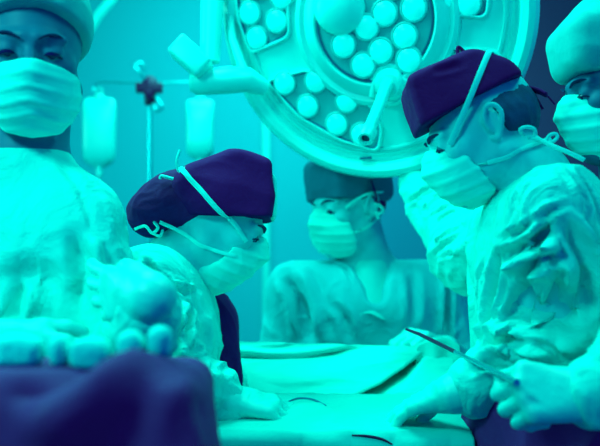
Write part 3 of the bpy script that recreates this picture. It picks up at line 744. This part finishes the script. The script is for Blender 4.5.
J1 = dict(N=P(530, 172, 1.57), SL=P(556, 219, 1.43), SR=P(528, 215, 1.72), HP=P(560, 470, 1.60), EL=P(592, 348, 1.47), WL=P(455, 393, 1.46), ER=P(466, 258, 1.93), WR=P(413, 168, 2.13),
          handL=dict(f=P(388, 411, 1.56)-P(455, 393, 1.46), n=(-.1, .45, -1), curl=(8, 10, 12, 16), spread=1, tout=14), handR=dict(f=(-.35, .15, .9), n=(-.2, -1, .1), curl=(18, 22, 25, 28), tout=30))
st1 = [([(498, 240), (520, 232), (545, 214), (566, 206)], .006, -.008), ([(505, 258), (530, 243), (556, 224)], .009, -.014), ([(508, 268), (532, 254), (560, 238)], .007, .008), ([(512, 282), (540, 262), (568, 252)], .008, -.011),
       ([(540, 225), (562, 268), (572, 300)], .008, .010), ([(566, 222), (586, 268), (590, 312)], .010, -.016), ([(576, 215), (594, 250), (598, 290)], .007, .008), ([(500, 250), (490, 300), (476, 345)], .008, -.014), ([(512, 250), (505, 295), (494, 330)], .006, .009),
       ([(500, 296), (540, 308), (588, 304)], .034, -.030), ([(475, 350), (510, 340), (540, 345), (570, 365)], .008, -.010), ([(468, 362), (500, 352), (535, 362)], .007, .008), ([(480, 332), (510, 326), (545, 336)], .009, .012), ([(470, 372), (495, 366), (520, 378)], .006, -.008),
       ([(530, 180), (512, 230), (500, 262)], .005, .006), ([(545, 160), (528, 178), (512, 205)], .004, -.005), ([(548, 215), (532, 262), (518, 300)], .008, -.014), ([(537, 215), (520, 262), (508, 300)], .006, .007), ([(535, 290), (520, 325), (500, 345)], .008, -.010), ([(556, 262), (560, 285), (552, 308)], .007, -.010),
       ([(578, 170), (592, 195), (599, 225)], .005, -.006), ([(560, 165), (575, 190), (582, 215)], .005, .005), ([(484, 262), (480, 310), (468, 350)], .005, -.008), ([(440, 195), (425, 210), (410, 222)], .005, -.009), ([(455, 212), (438, 222), (420, 236)], .005, -.009),
       ([(462, 230), (445, 240), (432, 252)], .005, .007), ([(468, 246), (450, 254), (438, 262)], .005, -.009), ([(432, 186), (418, 196), (405, 204)], .005, -.008), ([(446, 204), (430, 215), (414, 229)], .004, .006)]
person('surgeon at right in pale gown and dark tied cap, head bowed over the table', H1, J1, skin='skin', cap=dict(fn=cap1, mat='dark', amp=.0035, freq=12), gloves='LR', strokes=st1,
       straps=[('strap', [(-.064, .076, -.006), (-.076, .050, .020), (-.090, .015, .053), (-.092, -.018, .085), (-.075, -.049, .112), (-.05, -.062, .115), (0, -.07, .115)], .0055),
               ('strap', [(-.062, .045, -.060), (-.070, .010, -.066), (-.064, -.03, -.066), (-.055, -.07, -.066), (-.02, -.105, -.068)], .0042)],
       cap_strokes=[([(405, 82), (432, 72), (462, 64)], .006, -.004), ([(470, 118), (490, 108), (517, 100)], .005, -.004), ([(465, 100), (490, 96), (515, 96)], .006, .003)], extra=ex1, seed=3, fold_amp=.018, mk_k=.95, vox=.005, harder=1.1, stk=1.9)

# --- the woman surgeon at the left, bowing to the right
H2 = Head(P(217, 220, 1.73), -86, -24, ears=False)
def cap2(f, H):
    R = H.R; w = H.w
    f.rbox(w((0, .002, .082)), (.090, .102, .072), .022, R, .01)
    f.ell(w((0, -.022, .040)), (.098, .098, .092), R, .03)
    f.plane(w((0, -.062, .106)), R@np.array([0, -.95, 1.]), .02); f.plane(w((0, .103, .057)), R@np.array([0, 1, .52]), .012)
    f.plane(w((0, .02, .152)), R@np.array([0, -.12, 1.]), .015)
    f.plane(w((0, .104, .046)), R@np.array([0, .43, -1.]), .005)
def hair2(t, H, trees):
    w = H.w; f = Field(H.c-.26, H.c+.20, .004)
    f.ell(w((0, -.090, .0)), (.070, .070, .060), H.R, .03); f.ell(w((0, -.128, -.045)), (.052, .052, .048), H.R, .04); f.ell(w((0, -.04, .02)), (.079, .085, .07), H.R, .03)
    f.plane(w((0, .02, 0)), H.R@np.array([0, 1., .4]), .01); f.plane(w((0, -.085, -.080)), H.R@np.array([0, 1.1, -1.]), .02)
    V_, F_ = f.mesh(2); n_ = normals(V_, F_); V_ = V_+n_*(folds(V_, H.R@np.array([0, -1, -.4]), 26, .2, 72)*.005)[:, None]
    meshobj('hair', V_, F_, M['hair'], t); trees.append(bvh(V_, F_))
def ex2(t, H, g, trees):
    w = H.w
    # pale paper band at the front of the cap
    f = Field(H.c-.19, H.c+.19, .003); f.rbox(w((0, .008, .080)), (.078, .104, .060), .030, H.R, .01); f.plane(w((0, .112, .057)), H.R@np.array([0, 1, .50]), .010); f.plane(w((0, .096, .06)), H.R@np.array([0, -1, -.45]), .003); f.plane(w((0, .104, .046)), H.R@np.array([0, .36, -1.]), .005)
    f.plane(w((0, .1, .130)), H.R@np.array([0, 0, 1.]), .01)
    V_, F_ = f.mesh(1); meshobj('cap_band', V_, F_, M['strap'], t)
    n = MB(); n.tube(spline([P(183, 178, 1.66), P(178, 170, 1.655), P(177, 160, 1.655), P(180, 150, 1.66)], 5), .0030, 8)
    n.tube(spline([P(183, 178, 1.66), P(174, 179, 1.655), P(162, 176, 1.66), P(160, 179, 1.66)], 5), .0032, 8)
    n.tube(spline([P(183, 178, 1.65), P(180, 172, 1.645), P(186, 168, 1.65), P(187, 176, 1.65)], 5), .003, 8); n.build('mask_tie', M['strap'], t)
    n = MB(); n.tube(spline([P(135, 229, 1.69), P(145, 226, 1.67), P(152, 233, 1.665), P(158, 228, 1.665), P(154, 222, 1.67)], 5), .0032, 8); n.tube(spline([P(152, 233, 1.665), P(160, 236, 1.665), P(163, 230, 1.67)], 5), .003, 8); n.build('collar_tie', M['strap'], t)
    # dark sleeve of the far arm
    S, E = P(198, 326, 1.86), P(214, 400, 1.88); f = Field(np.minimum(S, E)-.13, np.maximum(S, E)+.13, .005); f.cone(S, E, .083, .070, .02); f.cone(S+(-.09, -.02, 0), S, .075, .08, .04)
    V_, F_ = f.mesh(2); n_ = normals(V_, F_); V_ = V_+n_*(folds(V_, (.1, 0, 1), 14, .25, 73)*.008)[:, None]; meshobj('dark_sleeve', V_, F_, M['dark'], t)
J2 = dict(N=P(174, 262, 1.74), SR=P(150, 288, 1.62), SL=P(172, 318, 1.87), HP=P(112, 470, 1.78), ER=P(172, 388, 1.56), WR=P(228, 402, 1.58), EL=P(214, 400, 1.90), WL=P(205, 500, 1.92),
          handR=dict(f=(1, .12, -.12), n=(.1, .3, -1), curl=(20, 24, 28, 34), tout=28))
st2 = [([(163, 278), (178, 290), (192, 298)], .006, -.007), ([(160, 284), (172, 300), (184, 320)], .006, -.008), ([(168, 282), (185, 288), (194, 286)], .005, .006), ([(168, 308), (176, 330), (172, 356)], .010, -.020),
       ([(190, 305), (186, 325), (184, 350)], .007, -.012), ([(150, 240), (146, 262), (152, 278)], .008, -.010), ([(135, 255), (130, 285), (140, 320)], .010, -.010)]
person('woman surgeon in pale gown and navy cap, bowed to the right beneath the IV bags', H2, J2, skin='skin', cap=dict(fn=cap2, mat='dark', amp=.005, freq=11), gloves='RL', strokes=st2, hair=hair2,
       straps=[('strap', [(.064, .076, -.020), (.078, .040, .002), (.098, -.013, .020), (.100, -.050, .036), (.082, -.085, .052), (.05, -.105, .058)], .0055),
               ('strap', [(.058, .066, -.056), (.070, .030, -.062), (.068, -.010, -.062), (.066, -.055, -.056), (.055, -.10, -.055)], .0042)], extra=ex2, seed=5, neck_r=.88, fold_amp=.008, drop=True, mk_k=.89, harder=1.3, stk=2.2, vox=.005)

# --- the man in scrubs at the back
H3 = Head(P(349, 208, 2.28), 126, -8, k=1.06)
def cap3(f, H):
    R = H.R; w = H.w; f.rbox(w((0, -.008, .070)), (.083, .102, .066), .026, R, .01); f.ell(w((0, -.01, .06)), (.084, .108, .075), R, .02); f.plane(w((0, .10, .030)), R@np.array([0, .16, -1.]), .006)
def hair3(t, H, trees):
    w = H.w; f = Field(H.c-.16, H.c+.16, .004); f.ell(w((0, -.018, .012)), (.079, .0985, .082), H.R, .01)
    f.plane(w((0, -.005, 0)), H.R@np.array([0, 1., .1]), .004); f.plane(w((0, -.10, -.03)), H.R@np.array([0, .35, -1.]), .006); f.plane(w((0, 0, .07)), H.R@np.array([0, 0, 1.]), .004)
    V_, F_ = f.mesh(1); meshobj('hair', V_, F_, M['hair'], t)
def ex3(t, H, g, trees):
    w = H.w; n = MB(); c = P(381, 214, 2.22)
    n.tube(spline([P(374, 204, 2.22), P(380, 206, 2.21), P(383, 211, 2.21), P(379, 214, 2.21), P(375, 212, 2.21), P(379, 219, 2.21)], 5), .0045, 8); n.build('mask_tie', M['strap'], t)
    MB().tube(spline([P(371, 180, 2.2), P(375, 192, 2.2), P(378, 203, 2.21)], 5), .005, 8, .5).build('cap_tie', M['dark'], t)
J3 = dict(N=P(366, 262, 2.32), SL=P(426, 289, 2.30), SR=P(297, 291, 2.26), HP=P(360, 480, 2.32), EL=P(468, 372, 2.36), WL=P(446, 350, 2.12), ER=P(276, 395, 2.30), WR=P(318, 402, 2.16),
          handL=dict(f=(-.85, -.35, .42), n=(-.2, -.1, -1), curl=(55, 58, 58, 56), tout=18, k=1.15))
st3 = [([(285, 275), (298, 300), (308, 340)], .016, -.022), ([(300, 268), (316, 300), (322, 340)], .014, .010), ([(330, 300), (345, 320), (350, 342)], .012, -.006), ([(443, 270), (447, 300), (447, 340)], .010, -.024), ([(410, 268), (415, 300), (412, 330)], .014, -.006), ([(330, 262), (345, 268), (352, 285)], .006, -.006)]
person('man in teal scrubs and teal cap standing at the back behind the raised sheet', H3, J3, gown='scrub', garment='scrub', skin='skin', cap=dict(fn=cap3, mat='capteal', amp=.003, freq=16), gloves='L', strokes=st3, hair=hair3,
       straps=[('strap', [(-.068, .068, .0), (-.080, .04, .018), (-.088, .0, .030), (-.082, -.05, .03)], .0040), ('strap', [(-.064, .045, -.065), (-.070, .010, -.055), (-.072, -.03, -.035), (-.068, -.06, -.01)], .0045)], extra=ex3, seed=9, fold_amp=.006, body_h=.005)

# --- the nurse close by at the left
H4 = Head(P(34, 54, 1.45), 194, -12, k=1.10, ears=False)
def cap4(f, H):
    R = H.R; w = H.w; f.ell(w((0, -.015, .055)), (.100, .124, .120), R, .01); f.plane(w((0, .095, .074)), R@np.array([0, .55, -1.]), .006)
def hair4(t, H, trees):
    w = H.w; f = Field(H.c-.17, H.c+.17, .004); f.ell(w((0, -.016, .020)), (.0800, .1005, .088), H.R, .01); f.ell(w((0, -.07, -.03)), (.05, .05, .045), H.R, .03)
    f.plane(w((0, .028, 0)), H.R@np.array([0, 1., .3]), .006); f.plane(w((0, -.06, -.012)), H.R@np.array([0, .25, -1.]), .01)
    V_, F_ = f.mesh(1); meshobj('hair', V_, F_, M['hair'], t)
J4 = dict(N=P(26, 146, 1.50), SL=P(78, 226, 1.46), SR=P(-92, 222, 1.52), HP=P(0, 520, 1.50), EL=P(122, 385, 1.40), WL=P(152, 298, 1.20), ER=P(-90, 400, 1.40), WR=P(0, 345, 1.20),
          handL=dict(f=(-.78, .50, .06), n=(.55, .8, 0), curl=(14, 18, 22, 28), tout=30, spread=7, k=1.0), handR=dict(f=(1, 0, -.3), n=(0, 1, -.2), curl=(30,)*4))
st4 = [([(75, 235), (82, 270), (80, 310)], .014, -.014), ([(60, 160), (85, 200), (95, 235)], .008, -.004), ([(20, 280), (15, 305), (8, 325)], .012, -.018), ([(0, 285), (30, 275), (60, 290)], .02, -.010), ([(90, 240), (105, 280), (112, 310)], .010, .012)]
person('masked nurse in pale gown standing nearest at the left edge, looking down', H4, J4, skin='skind', cap=dict(fn=cap4, mat='caplight', amp=.004, freq=10), gloves='LR', strokes=st4, hair=hair4,
       seed=13, fold_amp=.010, body_h=.004, mk_k=1.10, mask_up=-.024, lash=3.2, neck_r=.80, trap=.075)  # oversized lashes paint in the shade of her eye sockets

# --- the helper at the right edge
H5 = Head(P(622, 90, 1.56), 94, -10, k=1.04)
def cap5(f, H):
    R = H.R; w = H.w; f.ell(w((0, -.006, .080)), (.090, .112, .105), R, .01); f.rbox(w((0, .002, .085)), (.080, .106, .055), .035, R, .02); f.plane(w((0, .10, .038)), R@np.array([0, .12, -1.]), .006)
J5 = dict(N=P(644, 158, 1.56), SL=P(702, 222, 1.36), SR=P(690, 222, 1.70), HP=P(700, 520, 1.56), EL=P(648, 372, 1.24), WL=P(592, 398, 1.23), ER=P(640, 430, 1.58), WR=P(636, 458, 1.42),
          handL=dict(f=(-1, .02, .10), n=(.0, .9, -.5), curl=(62, 66, 68, 70), tout=10, tcurl=15, k=1.15), handR=dict(f=(-.95, -.1, .12), n=(0, .6, -.8), curl=(45, 50, 55, 55), tout=25))
person('masked helper in pale cap at the right edge, holding a long instrument', H5, J5, gown='gown', skin='skind', cap=dict(fn=cap5, mat='caplight', amp=.004, freq=10), gloves='LR', strokes=[([(600, 260), (592, 320), (590, 380)], .01, -.01)],
       seed=17, fold_amp=.008, sleeve_r=1.08, mk_k=.95)

# ------------------------------------------------------------ long instrument
a, b = P(508, 378, 1.22), P(413, 331, 1.86)
ins = thing('surgical_retractor', 'long thin dark instrument between the helper\'s glove and the raised sheet', 'instrument', tuple(a))
m_ = a+(b-a)*.45
MB().tube([a+(a-b)*.06, a, m_], [.005, .0048, .0038], 12).build('handle', M['steel'], ins)
MB().tube([m_, a+(b-a)*.9, b+np.array([-.015, 0, .004])], [.0038, .0042, .0030], 12).build('shaft', M['plasdark'], ins)
